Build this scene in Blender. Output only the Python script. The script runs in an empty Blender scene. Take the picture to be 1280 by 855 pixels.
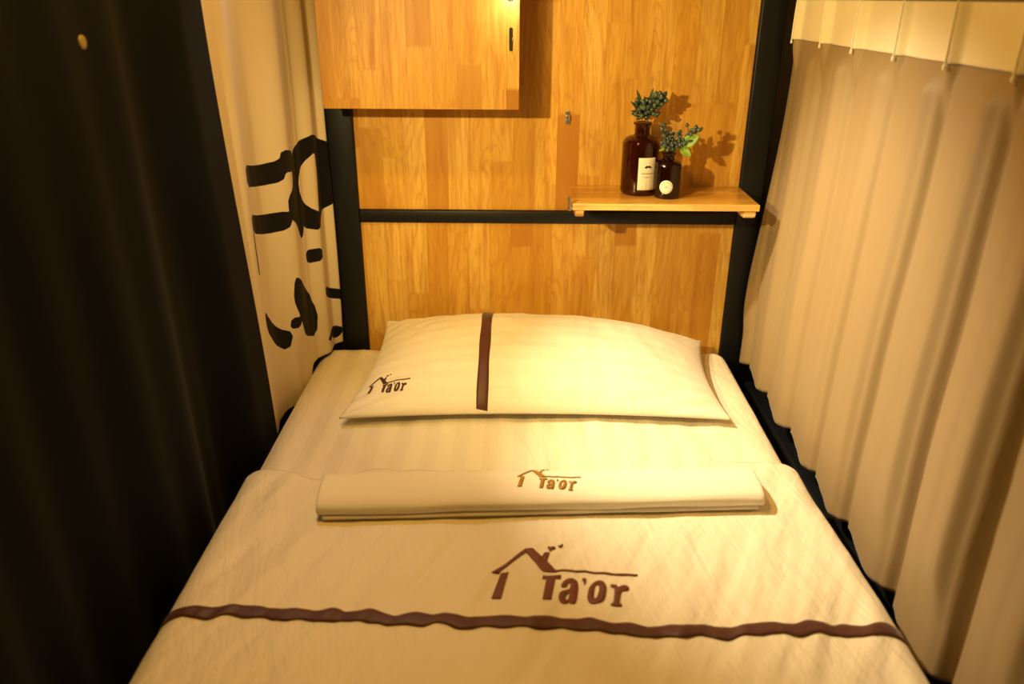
import bpy, bmesh, math, random
from math import sin, cos, pi, radians, exp, hypot, atan2, floor
from mathutils import Vector, Matrix, noise, geometry
from mathutils.bvhtree import BVHTree

random.seed(7)
ZO = 0.45                      # height of the mattress top above the floor; everything below is written from the mattress top
SC = bpy.context.scene
COL = SC.collection
OFF = {}                       # object name -> offset of its root (so parts can be written in place)

# ------------------------------------------------------------------ helpers
def thing(name, label, cat, loc=(0, 0, 0), group=None):
    o = bpy.data.objects.new(name, None)
    o.empty_display_size = 0.03
    o.location = (loc[0], loc[1], loc[2] + ZO)
    COL.objects.link(o)
    o['label'] = label; o['category'] = cat
    if group: o['group'] = group
    OFF[o.name] = Vector(loc)
    return o

def obj(name, bm, m, parent=None, smooth=True, origin=(0, 0, 0), recalc=True):
    """ONE mesh object from a bmesh written in place."""
    if recalc: bmesh.ops.recalc_face_normals(bm, faces=bm.faces)
    off = OFF[parent.name] if parent else Vector(origin)
    me = bpy.data.meshes.new(name)
    bmesh.ops.translate(bm, verts=bm.verts, vec=-off)
    bm.to_mesh(me); bm.free()
    for p in me.polygons: p.use_smooth = smooth
    if m:
        for q in (m if isinstance(m, (list, tuple)) else [m]): me.materials.append(q)
    o = bpy.data.objects.new(name, me)
    COL.objects.link(o)
    OFF[o.name] = off
    if parent: o.parent = parent
    else: o.location = (off[0], off[1], off[2] + ZO)
    return o

def tag(o, label, cat, group=None):
    o['label'] = label; o['category'] = cat
    if group: o['group'] = group
    return o

def struct(name, bm, m):
    o = obj(name, bm, m, smooth=False); o['kind'] = 'structure'; return o

def autosmooth(o, deg=35):
    me = o.data
    bm = bmesh.new(); bm.from_mesh(me)
    for e in bm.edges:
        e.smooth = not (len(e.link_faces) == 2 and e.calc_face_angle(0) > radians(deg))
    bm.to_mesh(me); bm.free()

def box(bm, x0, x1, y0, y1, z0, z1, bev=0.0, seg=2):
    r = bmesh.ops.create_cube(bm, size=1)
    vs = r['verts']
    for v in vs:
        v.co = Vector(((x0 + x1) / 2 + v.co.x * (x1 - x0), (y0 + y1) / 2 + v.co.y * (y1 - y0), (z0 + z1) / 2 + v.co.z * (z1 - z0)))
    if bev:
        es = list({e for v in vs for e in v.link_edges})
        bmesh.ops.bevel(bm, geom=es, offset=bev, segments=seg, affect='EDGES', profile=0.5)
    return bm

def B(*a, **k): return box(bmesh.new(), *a, **k)

def tube(bm, pts, r, n=8, cap=True):
    pts = [Vector(p) for p in pts]
    rs = r if isinstance(r, (list, tuple)) else [r] * len(pts)
    rings = []; prev = None
    for i, p in enumerate(pts):
        t = (pts[min(i + 1, len(pts) - 1)] - pts[max(i - 1, 0)]).normalized()
        a = prev if prev is not None else (Vector((0, 0, 1)) if abs(t.z) < 0.9 else Vector((1, 0, 0)))
        a = (a - t * a.dot(t)).normalized(); b = t.cross(a); prev = a
        rings.append([bm.verts.new(p + (a * cos(2 * pi * k / n) + b * sin(2 * pi * k / n)) * rs[i]) for k in range(n)])
    for A, C in zip(rings, rings[1:]):
        for k in range(n): bm.faces.new((A[k], A[(k + 1) % n], C[(k + 1) % n], C[k]))
    if cap:
        bm.faces.new(rings[0][::-1]); bm.faces.new(rings[-1])
    return bm

def lathe(bm, prof, cx, cy, cz, n=40):
    rings = []
    for r, z in prof:
        if r < 1e-6: rings.append([bm.verts.new((cx, cy, cz + z))])
        else: rings.append([bm.verts.new((cx + r * cos(2 * pi * k / n), cy + r * sin(2 * pi * k / n), cz + z)) for k in range(n)])
    for A, C in zip(rings, rings[1:]):
        for k in range(n):
            a, b, c, d = A[k % len(A)], A[(k + 1) % len(A)], C[(k + 1) % len(C)], C[k % len(C)]
            f = [];
            for v in (a, b, c, d):
                if v not in f: f.append(v)
            if len(f) > 2: bm.faces.new(f)
    return bm

def grid(fn, nu, nv):
    """bmesh grid; fn(i/nu, j/nv) -> point"""
    bm = bmesh.new()
    V = [[bm.verts.new(fn(i / nu, j / nv)) for j in range(nv + 1)] for i in range(nu + 1)]
    for i in range(nu):
        for j in range(nv):
            bm.faces.new((V[i][j], V[i + 1][j], V[i + 1][j + 1], V[i][j + 1]))
    bm.verts.index_update()
    return bm

def solidify(bm, th):
    """give a cloth grid a real thickness (second skin along the normals)"""
    bmesh.ops.recalc_face_normals(bm, faces=bm.faces)
    bmesh.ops.solidify(bm, geom=list(bm.faces), thickness=th)
    return bm

def N(x, y, z=0.0): return noise.noise(Vector((x, y, z)))
def sst(a, b, x):
    t = max(0.0, min(1.0, (x - a) / (b - a))); return t * t * (3 - 2 * t)
def lerp(a, b, t): return a + (b - a) * t
def interp(pts, x):
    if x <= pts[0][0]: return pts[0][1]
    for (x0, y0), (x1, y1) in zip(pts, pts[1:]):
        if x <= x1:
            t = (x - x0) / (x1 - x0); t = t * t * (3 - 2 * t)
            return y0 + (y1 - y0) * t
    return pts[-1][1]

# ------------------------------------------------------------------ materials
def newmat(name, base=(.8, .8, .8), rough=.6, **kw):
    m = bpy.data.materials.new(name); m.use_nodes = True
    b = m.node_tree.nodes['Principled BSDF']
    b.inputs['Base Color'].default_value = (*base, 1); b.inputs['Roughness'].default_value = rough
    for k, v in kw.items(): b.inputs[k.replace('_', ' ')].default_value = v
    return m, m.node_tree, b

class NT:
    def __init__(s, nt): s.t = nt
    def n(s, ty, **kw):
        x = s.t.nodes.new(ty)
        for k, v in kw.items(): setattr(x, k, v)
        return x
    def l(s, a, b): s.t.links.new(a, b)
    def val(s, x, sock):
        if isinstance(x, (int, float)): sock.default_value = x
        elif isinstance(x, tuple): sock.default_value = x
        else: s.l(x, sock)
    def m(s, op, a, b=0.0, c=None):
        x = s.n('ShaderNodeMath', operation=op)
        s.val(a, x.inputs[0]); s.val(b, x.inputs[1])
        if c is not None: s.val(c, x.inputs[2])
        return x.outputs[0]
    def mix(s, f, a, b, ty='MIX'):
        x = s.n('ShaderNodeMix', data_type='RGBA', blend_type=ty)
        s.val(f, x.inputs[0]); s.val(a, x.inputs[6]); s.val(b, x.inputs[7])
        return x.outputs[2]
    def xyz(s):
        tc = s.n('ShaderNodeTexCoord'); sp = s.n('ShaderNodeSeparateXYZ')
        s.l(tc.outputs['Object'], sp.inputs[0]); return tc.outputs['Object'], sp.outputs
    def comb(s, x, y, z):
        c = s.n('ShaderNodeCombineXYZ')
        s.val(x, c.inputs[0]); s.val(y, c.inputs[1]); s.val(z, c.inputs[2]); return c.outputs[0]
    def noise(s, v, scale=1.0, detail=3.0, rough=.55, dist=0.0):
        x = s.n('ShaderNodeTexNoise'); s.l(v, x.inputs['Vector'])
        x.inputs['Scale'].default_value = scale; x.inputs['Detail'].default_value = detail
        x.inputs['Roughness'].default_value = rough; x.inputs['Distortion'].default_value = dist
        return x.outputs['Fac']
    def ramp(s, f, stops):
        r = s.n('ShaderNodeValToRGB'); s.l(f, r.inputs[0]); e = r.color_ramp.elements
        while len(e) < len(stops): e.new(.5)
        for q, (p, c) in zip(e, stops): q.position = p; q.color = (*c, 1)
        return r.outputs[0]
    def bump(s, h, b, strength=.2, dist=.001):
        x = s.n('ShaderNodeBump'); x.inputs['Strength'].default_value = strength; x.inputs['Distance'].default_value = dist
        s.l(h, x.inputs['Height']); s.l(x.outputs[0], b.inputs['Normal'])

def wood(name, seed, along='z', across='x', w=.0445, tint=(1, 1, 1), rough=.42, coat=.0):
    """finger-jointed rubberwood: staves of random length and tone with grain and zigzag joints"""
    m, nt, b = newmat(name, rough=rough); g = NT(nt)
    v, s = g.xyz(); ax = {'x': 0, 'y': 1, 'z': 2}
    x = g.m('ADD', s[ax[across]], 10 + seed * .317); z = s[ax[along]]
    cx = g.m('DIVIDE', x, w); col = g.m('FLOOR', cx)
    wn = g.n('ShaderNodeTexWhiteNoise', noise_dimensions='1D'); g.l(col, wn.inputs['W'])
    sh = wn.outputs['Value']
    zig = g.m('MULTIPLY', g.m('PINGPONG', x, .0022), 3.0)
    zz = g.m('ADD', g.m('ADD', z, zig), g.m('MULTIPLY', sh, 3.7))
    ln = g.m('ADD', .24, g.m('MULTIPLY', g.m('FRACT', g.m('MULTIPLY', sh, 17.3)), .2))
    cz = g.m('DIVIDE', zz, ln); row = g.m('FLOOR', cz)
    wn2 = g.n('ShaderNodeTexWhiteNoise', noise_dimensions='2D'); g.l(g.comb(col, row, 0.0), wn2.inputs['Vector'])
    rv = wn2.outputs['Value']
    tone = g.ramp(rv, [(0, (.34, .150, .020)), (.12, (.46, .220, .028)), (.24, (.56, .305, .042)), (.4, (.645, .375, .057)), (.7, (.70, .43, .08)), (1, (.82, .56, .15))])
    o1 = g.m('MULTIPLY', rv, 31.0)
    gv = g.comb(g.m('ADD', g.m('MULTIPLY', x, 70.0), o1), o1, g.m('MULTIPLY', z, 5.0))
    gr = g.noise(gv, 1.0, 5.0, .6, .6)
    cat = g.comb(g.m('ADD', g.m('MULTIPLY', x, 16.0), o1), o1, g.m('MULTIPLY', z, 2.6))
    big = g.noise(cat, 1.0, 2.0, .5, 1.2)
    rings = g.m('PINGPONG', g.m('MULTIPLY', big, 9.0), .5)
    fl = g.noise(g.comb(g.m('MULTIPLY', x, 420.0), o1, g.m('MULTIPLY', z, 22.0)), 1.0, 2.0, .5)
    c = g.mix(g.m('MULTIPLY', g.m('POWER', gr, 2.2), 1.9), tone, (.42, .185, .028, 1))
    c = g.mix(g.m('MULTIPLY', g.m('POWER', g.m('MULTIPLY', rings, 2.0), 3.0), .42), c, (.40, .165, .025, 1))
    fs = g.m('MULTIPLY', g.m('GREATER_THAN', fl, .62), .42)
    c = g.mix(fs, c, (.38, .15, .03, 1))
    # thin glue lines
    e1 = g.m('LESS_THAN', g.m('MULTIPLY', g.m('FRACT', cx), w), .0009)
    e2 = g.m('LESS_THAN', g.m('MULTIPLY', g.m('FRACT', cz), ln), .0012)
    c = g.mix(g.m('MULTIPLY', g.m('MAXIMUM', e1, e2), .3), c, (.3, .11, .02, 1))
    c = g.mix(1.0, c, (*tint, 1), 'MULTIPLY')
    g.l(c, b.inputs['Base Color'])
    g.l(g.m('ADD', rough - .06, g.m('MULTIPLY', gr, .14)), b.inputs['Roughness'])
    b.inputs['Coat Weight'].default_value = coat; b.inputs['Coat Roughness'].default_value = .12; b.inputs['Specular IOR Level'].default_value = .3
    g.bump(gr, b, .12, .0006)
    return m

def cloth(name, base, rough=.75, weave=900.0, bump=.25, sheen=.3, mottling=.08, stripe=None, wr=0.0, spec=.5):
    """woven cloth; stripe=(axis, period, gloss change) gives a satin stripe; wr = fine ironing creases"""
    m, nt, b = newmat(name, base, rough); g = NT(nt)
    v, s = g.xyz()
    b.inputs['Specular IOR Level'].default_value = spec; b.inputs['Sheen Weight'].default_value = sheen; b.inputs['Sheen Roughness'].default_value = .4
    big = g.noise(v, 9.0, 4.0)
    dk = tuple(c * (1 - mottling * 2.2) for c in base)
    c = g.mix(big, (*base, 1), (*dk, 1))
    if stripe:
        st = g.m('LESS_THAN', g.m('FRACT', g.m('DIVIDE', g.m('ADD', s[stripe[0]], 5.0), stripe[1])), .5)
        c = g.mix(g.m('MULTIPLY', st, stripe[3]), c, tuple(q * .8 for q in base) + (1,))
        g.l(g.m('SUBTRACT', rough, g.m('MULTIPLY', st, stripe[2])), b.inputs['Roughness'])
    g.l(c, b.inputs['Base Color'])
    wv = g.noise(v, weave, 1.0)
    h = g.m('MULTIPLY', wv, .4)
    if wr:
        a = g.comb(g.m('ADD', g.m('MULTIPLY', s[0], 42.0), g.m('MULTIPLY', s[1], 9.0)), g.m('MULTIPLY', s[1], 9.0), s[2])
        a2 = g.comb(g.m('SUBTRACT', g.m('MULTIPLY', s[0], 24.0), g.m('MULTIPLY', s[1], 14.0)), g.m('MULTIPLY', s[1], 6.0), s[2])
        h = g.m('ADD', h, g.m('MULTIPLY', g.m('ADD', g.noise(a, 1.0, 4.0, .6, .5), g.noise(a2, 1.0, 3.0, .6, .3)), wr))
        g.bump(h, b, 1.0, .0012)
    else:
        g.bump(h, b, bump, .0008)
    return m

def steel(name, base, rough=.35, metal=0.0):
    m, nt, b = newmat(name, base, rough, Metallic=metal); g = NT(nt)
    v, s = g.xyz(); n = g.noise(v, 160.0, 3.0)
    if metal == 0: b.inputs['Specular IOR Level'].default_value = .3
    g.l(g.m('ADD', rough - .05, g.m('MULTIPLY', n, .12)), b.inputs['Roughness']); g.bump(n, b, .08, .0004)
    return m

M = {}
M['wood_panel'] = wood('rubberwood panel', 5)
M['wood_low'] = wood('rubberwood low panel', 14)
M['wood_door'] = wood('rubberwood door', 23, tint=(.77, .75, .68))
M['wood_shelf'] = wood('rubberwood shelf', 31, along='x', across='y', rough=.3, coat=.6)
M['wood_edge'] = wood('rubberwood pale edge', 41, along='x', across='z', w=.06, tint=(1.3, 1.55, 3.2), rough=.45)
M['black_steel'] = steel('black painted steel', (.005, .006, .009), .42)
M['chrome'] = steel('zinc plated catch', (.62, .60, .56), .28, 1.0)
M['dark_slot'] = steel('black slot', (.006, .005, .005), .6)
M['sheet'] = cloth('satin stripe sheet', (.84, .78, .64), .55, stripe=(0, .052, .18, .30), wr=3.0, mottling=.03)
M['duvet'] = cloth('cotton duvet cover', (.84, .78, .64), .46, wr=3.0, mottling=.03)
M['pillow_plain'] = cloth('pillow cotton', (.80, .75, .65), .6, stripe=(1, .034, .14, .25), wr=1.2, mottling=.02)
M['towel'] = cloth('terry towel', (.86, .81, .70), .95, weave=420.0, bump=.5, sheen=.6, mottling=.03)
M['ribbon'] = cloth('brown ribbon', (.085, .022, .012), .55, weave=500.0, sheen=.2)
M['thread_brown'] = cloth('brown embroidery thread', (.15, .034, .007), .5, weave=700.0, bump=.5, sheen=.2)
M['thread_dark'] = cloth('dark embroidery thread', (.055, .012, .012), .5, weave=700.0, bump=.5, sheen=.2)
M['thread_gold'] = cloth('gold embroidery thread', (.36, .19, .008), .4, weave=700.0, bump=.5, sheen=.2)
M['taupe'] = cloth('taupe blackout cloth', (.305, .220, .115), .56, weave=600.0, sheen=.15, mottling=.04)
M['tape'] = cloth('cream header tape', (.84, .77, .58), .8, weave=600.0, sheen=.2, mottling=.04)
M['navy'] = cloth('dark charcoal cloth', (.0042, .0054, .0105), .9, weave=600.0, sheen=.02, mottling=.1, spec=.12)
M['plastic'] = newmat('white plastic', (.85, .83, .76), .35)[0]
M['rail'] = steel('white curtain rail', (.75, .74, .70), .4)
M['wall'] = cloth('painted wall', (.30, .25, .19), .9, weave=120.0, bump=.1, sheen=0.0)
M['ceil'] = cloth('painted ceiling', (.45, .38, .28), .9, weave=120.0, bump=.1, sheen=0.0)
M['floor'] = wood('floor board', 57, along='y', across='x', w=.12, tint=(.35, .3, .28), rough=.5)
M['label'] = cloth('paper label', (.86, .82, .70), .7, weave=800.0, bump=.1, sheen=0.0)
M['ink'] = newmat('label ink', (.012, .010, .010), .6)[0]
M['ink_faint'] = newmat('faint label ink', (.42, .36, .24), .7)[0]
M['stem'] = newmat('plant stem', (.10, .075, .03), .7)[0]
def berry_mat():
    m, nt, b = newmat('eucalyptus berry', (.03, .055, .045), .22); g = NT(nt); v, s = g.xyz()
    g.l(g.ramp(g.noise(v, 120.0, 2.0), [(.3, (.014, .030, .030)), (.5, (.045, .080, .068)), (.75, (.14, .20, .15))]), b.inputs['Base Color']); return m
def leaf_mat(n, a, c):
    m, nt, b = newmat(n, a, .5); g = NT(nt); v, s = g.xyz()
    g.l(g.ramp(g.noise(v, 60.0, 3.0), [(.3, a), (.75, c)]), b.inputs['Base Color']); return m
M['berry'] = berry_mat()
M['leaf_dark'] = leaf_mat('dark leaf', (.022, .05, .022), (.06, .11, .045))
M['leaf_green'] = leaf_mat('fresh green leaf', (.14, .27, .03), (.26, .42, .06))
def amber():
    m, nt, b = newmat('amber glass', (.20, .045, .006), .03, IOR=1.48, Transmission_Weight=.93)
    return m
M['amber'] = amber()
M['amber_dark'] = newmat('deep amber glass', (.055, .012, .003), .03, IOR=1.48, Transmission_Weight=.85)[0]

# printed curtain: the black letter outline is a signed distance stored on the cloth
def print_mat():
    m, nt, b = newmat('printed curtain cloth', (.62, .52, .37), .8); g = NT(nt); v, s = g.xyz()
    at = g.n('ShaderNodeAttribute'); at.attribute_name = 'print_distance'
    f = g.m('LESS_THAN', at.outputs['Fac'], 0.0028)
    c = g.mix(f, (.68, .61, .48, 1), (.004, .004, .006, 1)); g.l(c, b.inputs['Base Color'])
    b.inputs['Sheen Weight'].default_value = .05; b.inputs['Specular IOR Level'].default_value = .15
    g.bump(g.noise(v, 700.0, 1.0), b, .2, .0006); return m
M['printed'] = print_mat()

# ------------------------------------------------------------------ the room
struct('floor', B(-1.6, .80, -1.9, 1.74, -.53, -.45), M['floor'])
struct('wall_back', B(-1.6, .80, 1.70, 1.78, -.45, 1.25), M['wall'])
struct('wall_right', B(.72, .80, -1.9, 1.70, -.45, 1.25), M['wall'])
struct('wall_left', B(-1.68, -1.6, -1.9, 1.78, -.45, 1.25), M['wall'])
struct('wall_front', B(-1.6, .80, -1.98, -1.9, -.45, 1.25), M['wall'])
struct('ceiling', B(-1.68, .80, -1.98, 1.78, 1.25, 1.33), M['ceil'])

# ------------------------------------------------------------------ bunk frame
fr = thing('bunk_bed_frame', 'black steel bunk frame with wooden headboard panels behind the pillow', 'bed frame', (0, .7, -.45))
obj('post', B(-.391, -.337, 1.612, 1.662, -.45, 1.245, bev=.003), M['black_steel'], fr)
obj('post', B(.4525, .502, 1.612, 1.662, -.45, 1.245, bev=.003), M['black_steel'], fr)
obj('crossbar', B(-.3365, .452, 1.612, 1.650, .2715, .2975, bev=.002), M['black_steel'], fr)
p = obj('headboard_panel', B(-.3365, .452, 1.620, 1.638, .298, 1.20, bev=.001), M['wood_panel'], fr, smooth=False)
p['label'] = 'tall upper headboard panel of jointed golden wood'
# small zinc catch on the upper panel
bm = B(.0885, .0985, 1.6165, 1.6199, .474, .500, bev=.001)
box(bm, .0895, .0975, 1.610, 1.617, .483, .493, bev=.0015)
tube(bm, [(.0935, 1.6165, .478), (.0935, 1.6150, .478)], .0022, 8); tube(bm, [(.0935, 1.6165, .4965), (.0935, 1.6150, .4965)], .0022, 8)
c = obj('catch', bm, M['chrome'], p, smooth=False); c['label'] = 'small silver metal catch screwed to the panel'
p = obj('headboard_panel', B(-.3365, .452, 1.620, 1.638, -.12, .271, bev=.001), M['wood_low'], fr, smooth=False)
p['label'] = 'low headboard panel of jointed wood behind the pillow'
obj('side_rail', B(.512, .625, -.35, 1.60, -.20, -.085, bev=.004), M['black_steel'], fr)
obj('side_rail', B(-.454, -.425, -.35, 1.60, -.30, -.2205, bev=.004), M['black_steel'], fr)
obj('slat_base', B(-.452, .5119, -.35, 1.600, -.22, -.2005), M['black_steel'], fr, smooth=False)

# ------------------------------------------------------------------ mattress with its satin striped sheet
MX0, MX1, MY0, MY1 = -.440, .460, -.33, 1.600
def rounded_slab(x0, x1, y0, y1, ztop, depth, r, nx, ny, wr):
    cx, cy = (x0 + x1) / 2, (y0 + y1) / 2; a, b_ = (x1 - x0) / 2, (y1 - y0) / 2
    arc = r * pi / 2; ext = arc - r + (depth - r)
    def f(u, v):
        ex = (u * 2 - 1) * (a + ext); ey = (v * 2 - 1) * (b_ + ext)
        ax, ay = max(-(a - r), min(a - r, ex)), max(-(b_ - r), min(b_ - r, ey))
        dx, dy = ex - ax, ey - ay; d = hypot(dx, dy)
        if d < 1e-9: return Vector((cx + ex, cy + ey, ztop + wr(cx + ex, cy + ey)))
        d0 = max(abs(dx), abs(dy)); k = Vector((dx, dy)) / d
        if d0 < arc: rr, z = r * sin(d0 / r), -r * (1 - cos(d0 / r))
        else: rr, z = r, -r - (d0 - arc)
        x, y = cx + ax + k.x * rr, cy + ay + k.y * rr
        return Vector((x, y, ztop + z + wr(x, y) * max(0, 1 - d0 / arc)))
    bm = grid(f, nx, ny)
    eds = [e for e in bm.edges if len(e.link_faces) == 1]
    bmesh.ops.contextual_create(bm, geom=eds)
    return bm
def wr_sheet(x, y):
    return .0030 * N(x * 16 + y * 5, y * 3.5, 2.0) + .0026 * N(x * 36 - y * 12, y * 6, 7.0) + .0012 * N(x * 75 + y * 30, y * 14, 1.0)
mt = rounded_slab(MX0, MX1, MY0, MY1, -.0075, .19, .035, 120, 220, wr_sheet)
BV_MAT = BVHTree.FromBMesh(mt)
o = obj('mattress', mt, M['sheet'], origin=(0, .6, -.19))
tag(o, 'mattress in a cream satin striped fitted sheet below the pillow', 'mattress')

# ------------------------------------------------------------------ duvet
DX0, DX1 = -.4445, .4665
def duvet_edge(x):
    return 1.068 + .028 * sst(.1, .46, x) - .030 * exp(-((x + .30) / .055) ** 2) + .004 * sin(x * 21)
def wr_duvet(x, y):
    return (.0042 * N(x * 13 - y * 4, y * 3.2, 4.0) + .0044 * N(x * 30 - y * 12, y * 6, 9.0) + .0022 * N(x * 70 - y * 34, y * 15, 3.0)
            + .0050 * exp(-((x + .37 - (1.06 - y) * .10) / .022) ** 2) * sst(.72, 1.0, y)
            - .0035 * exp(-((x + .30 - (1.06 - y) * .12) / .03) ** 2) * sst(.85, 1.03, y))
def duvet_pt(u, v):
    r = .040; a = (DX1 - DX0) / 2; cx = (DX0 + DX1) / 2; arc = r * pi / 2; drop = .075
    e = (u * 2 - 1) * (a - r + arc + drop); s = 1 if e > 0 else -1; d = max(0, abs(e) - (a - r))
    if d <= 0: x, z = cx + e, 0.0
    elif d < arc: x, z = cx + s * (a - r + r * sin(d / r)), -r * (1 - cos(d / r))
    else: x, z = cx + s * (a + .004 * (d - arc) / drop), -r - (d - arc)
    y1 = duvet_edge(x); y = -.345 + (y1 + .345) * v
    if d > arc: y -= .02 * (d - arc) / drop * v
    w = wr_duvet(x, y) * max(0, 1 - d / arc)
    w *= 1 - .75 * sst(.90, .93, y) * (1 - sst(1.045, 1.07, y)) * sst(-.34, -.29, x) * (1 - sst(.37, .42, x))   # pressed flat under the towel
    x += .012 * (1 - sst(.74, 1.08, y)) * sst(.25, .4665, x)
    zt = .0125 + .0015 * sst(y1 - .05, y1 - .02, y)      # the hem is doubled
    return Vector((x, y, z + w + zt))
dv = solidify(grid(duvet_pt, 190, 300), .006)
zav = 0
BV_DUV = BVHTree.FromBMesh(dv)
duv = obj('duvet', dv, M['duvet'], origin=(0, .4, 0))
tag(duv, 'cream duvet cover across the front of the bed with a brown ribbon and house logo', 'duvet')

# ------------------------------------------------------------------ draping flat marks on cloth
def ray_z(bvh, x, y, top=.6):
    h = bvh.ray_cast(Vector((x, y, top)), Vector((0, 0, -1)))
    return h[0].z if h[0] is not None else None
def mark(bm, bvh, outer, holes=(), lift=.0007, th=.0009, maxe=.006):
    """a closed outline laid on cloth as a thin raised patch"""
    loops = [[Vector((x, y, 0)) for x, y in outer]] + [[Vector((x, y, 0)) for x, y in h] for h in holes]
    flat = [v for l in loops for v in l]
    t = bmesh.new(); vs = [t.verts.new(v) for v in flat]
    for tri in geometry.tessellate_polygon(loops):
        try: t.faces.new([vs[i] for i in tri])
        except ValueError: pass
    for _ in range(5):
        es = [e for e in t.edges if e.calc_length() > maxe]
        if not es: break
        bmesh.ops.subdivide_edges(t, edges=es, cuts=1)
        bmesh.ops.triangulate(t, faces=[f for f in t.faces if len(f.verts) > 3])
    last = 0.0
    for v in t.verts:
        z = ray_z(bvh, v.co.x, v.co.y)
        if z is None: z = last
        last = z; v.co.z = z + lift
    for f in t.faces:
        if f.normal.z < 0: f.normal_flip()
    t.normal_update()
    g = bmesh.ops.extrude_face_region(t, geom=list(t.faces))
    for v in [q for q in g['geom'] if isinstance(q, bmesh.types.BMVert)]: v.co.z += th
    me = bpy.data.meshes.new('tmp'); t.to_mesh(me); t.free(); bm.from_mesh(me); bpy.data.meshes.remove(me)

def smooth_loop(p, k=2):
    for _ in range(k):
        q = []
        for a, b_ in zip(p, p[1:] + p[:1]):
            q += [(a[0] * .78 + b_[0] * .22, a[1] * .78 + b_[1] * .22), (a[0] * .22 + b_[0] * .78, a[1] * .22 + b_[1] * .78)]
        p = q
    return p
def strip_loop(c, w):
    up = [(x, y - w / 2) for x, y in c]; dn = [(x, y + w / 2) for x, y in c][::-1]; return up + dn
LOGO = [   # (outline, holes) of the house and word mark, in units of a 1280 x 549 drawing
    ([(150, 265), (210, 265), (158, 440), (88, 440)], []),
    ([(338, 98), (362, 112), (152, 245), (136, 268), (80, 268), (122, 238)], []),
    ([(330, 115), (345, 98), (392, 100), (578, 262), (570, 270), (465, 270)], []),
    ([(462, 168), (490, 130), (528, 128), (500, 202)], []),
    (smooth_loop([(512, 95), (518, 80), (533, 90), (555, 78), (578, 86), (572, 99), (545, 105), (532, 120)], 1), []),
    (smooth_loop([(595, 70), (612, 76), (634, 60), (638, 74), (615, 92), (600, 85)], 1), []),
    (strip_loop([(560, 262), (620, 258), (660, 260), (720, 266), (790, 259), (860, 268), (930, 270), (1030, 276), (1110, 270), (1185, 272)], 11), []),
    ([(470, 298), (606, 294), (598, 320), (560, 318), (522, 462), (458, 462), (492, 319), (462, 318)], []),
    (smooth_loop([(598, 365), (625, 330), (680, 314), (722, 330), (730, 362), (702, 476), (655, 476), (653, 464), (620, 479), (584, 470), (573, 440), (592, 408), (640, 394), (663, 386), (672, 352), (655, 345), (640, 376), (602, 380)], 1),
     [smooth_loop([(642, 416), (660, 408), (648, 448), (630, 455), (624, 436)], 1)]),
    (smooth_loop([(760, 314), (790, 308), (792, 330), (768, 360), (776, 335), (762, 330)], 1), []),
    (smooth_loop([(845, 335), (890, 320), (928, 335), (938, 370), (915, 440), (885, 470), (820, 480), (788, 462), (784, 430), (805, 370)], 2),
     [smooth_loop([(862, 352), (882, 356), (880, 384), (852, 440), (836, 446), (833, 424), (848, 368)], 2)]),
    (smooth_loop([(966, 350), (1017, 344), (1020, 362), (1050, 347), (1086, 344), (1106, 356), (1096, 380), (1064, 381), (1040, 388), (1012, 470), (1030, 472), (1027, 489), (946, 488), (950, 472), (970, 468), (996, 368), (966, 364)], 1), []),
]
def logo(bvh, x0, y0, ux, uy, shear=0.0, only=None, thin=1.0):
    """x0,y0: place of drawing point (640,280); ux: metres per unit to the right; uy: metres per unit away from the viewer"""
    bm = bmesh.new()
    for i, (out, holes) in enumerate(LOGO):
        T = lambda q: (x0 + (q[0] - 640) * ux, y0 - (q[1] - 280) * uy + (q[0] - 640) * shear)
        mark(bm, bvh, [T(q) for q in out], [[T(q) for q in h] for h in holes])
    return bm

# duvet ribbon (wavy) and logo
def ribbon(bvh, pts, w, n, lift=.0008, th=.0012, wave=None):
    bm = bmesh.new(); rows = []
    P = [Vector((x, y, 0)) for x, y in pts]
    L = [0.0]
    for a, b_ in zip(P, P[1:]): L.append(L[-1] + (b_ - a).length)
    def at(s):
        for k in range(len(P) - 1):
            if s <= L[k + 1] + 1e-9: return P[k].lerp(P[k + 1], (s - L[k]) / (L[k + 1] - L[k]))
        return P[-1]
    top, bot = [], []
    for i in range(n + 1):
        s = L[-1] * i / n; p = at(s); t = (at(min(L[-1], s + .002)) - at(max(0, s - .002))).normalized(); nn = Vector((-t.y, t.x, 0))
        off, ww = wave(s) if wave else (0.0, 1.0)
        row = []
        for k in range(5):
            q = p + nn * (off + (k / 4 - .5) * w * ww)
            z = ray_z(bvh, q.x, q.y); z = z if z is not None else -.01
            row.append(Vector((q.x, q.y, z + lift)))
        rows.append(row)
    V = [[bm.verts.new(c) for c in r] for r in rows]
    W = [[bm.verts.new(c + Vector((0, 0, th + (.0006 if 0 < k < 4 else 0)))) for k, c in enumerate(r)] for r in rows]
    for i in range(n):
        for k in range(4):
            bm.faces.new((W[i][k], W[i + 1][k], W[i + 1][k + 1], W[i][k + 1])); bm.faces.new((V[i][k + 1], V[i + 1][k + 1], V[i + 1][k], V[i][k]))
        bm.faces.new((V[i][0], V[i + 1][0], W[i + 1][0], W[i][0])); bm.faces.new((V[i][4], W[i][4], W[i + 1][4], V[i + 1][4]))
    for i in (0, n):
        bm.faces.new(V[i] + W[i][::-1])
    return bm
wavy = lambda s: (.0018 * sin(s * 62 + 1.9 * sin(s * 17)) + .0014 * sin(s * 141 + 2) + .0012 * N(s * 40, 3.0), 1 + .12 * sin(s * 120 + 1) + .16 * N(s * 60, 8.0))
o = obj('ribbon', ribbon(BV_DUV, [(-.4400, .7460), (-.33, .7480), (-.15, .7400), (0, .7360), (.2, .7240), (.33, .7280), (.4730, .7340)], .0190, 300, wave=wavy), M['ribbon'], duv)
o['label'] = 'crinkled dark brown ribbon sewn across the duvet'
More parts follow.
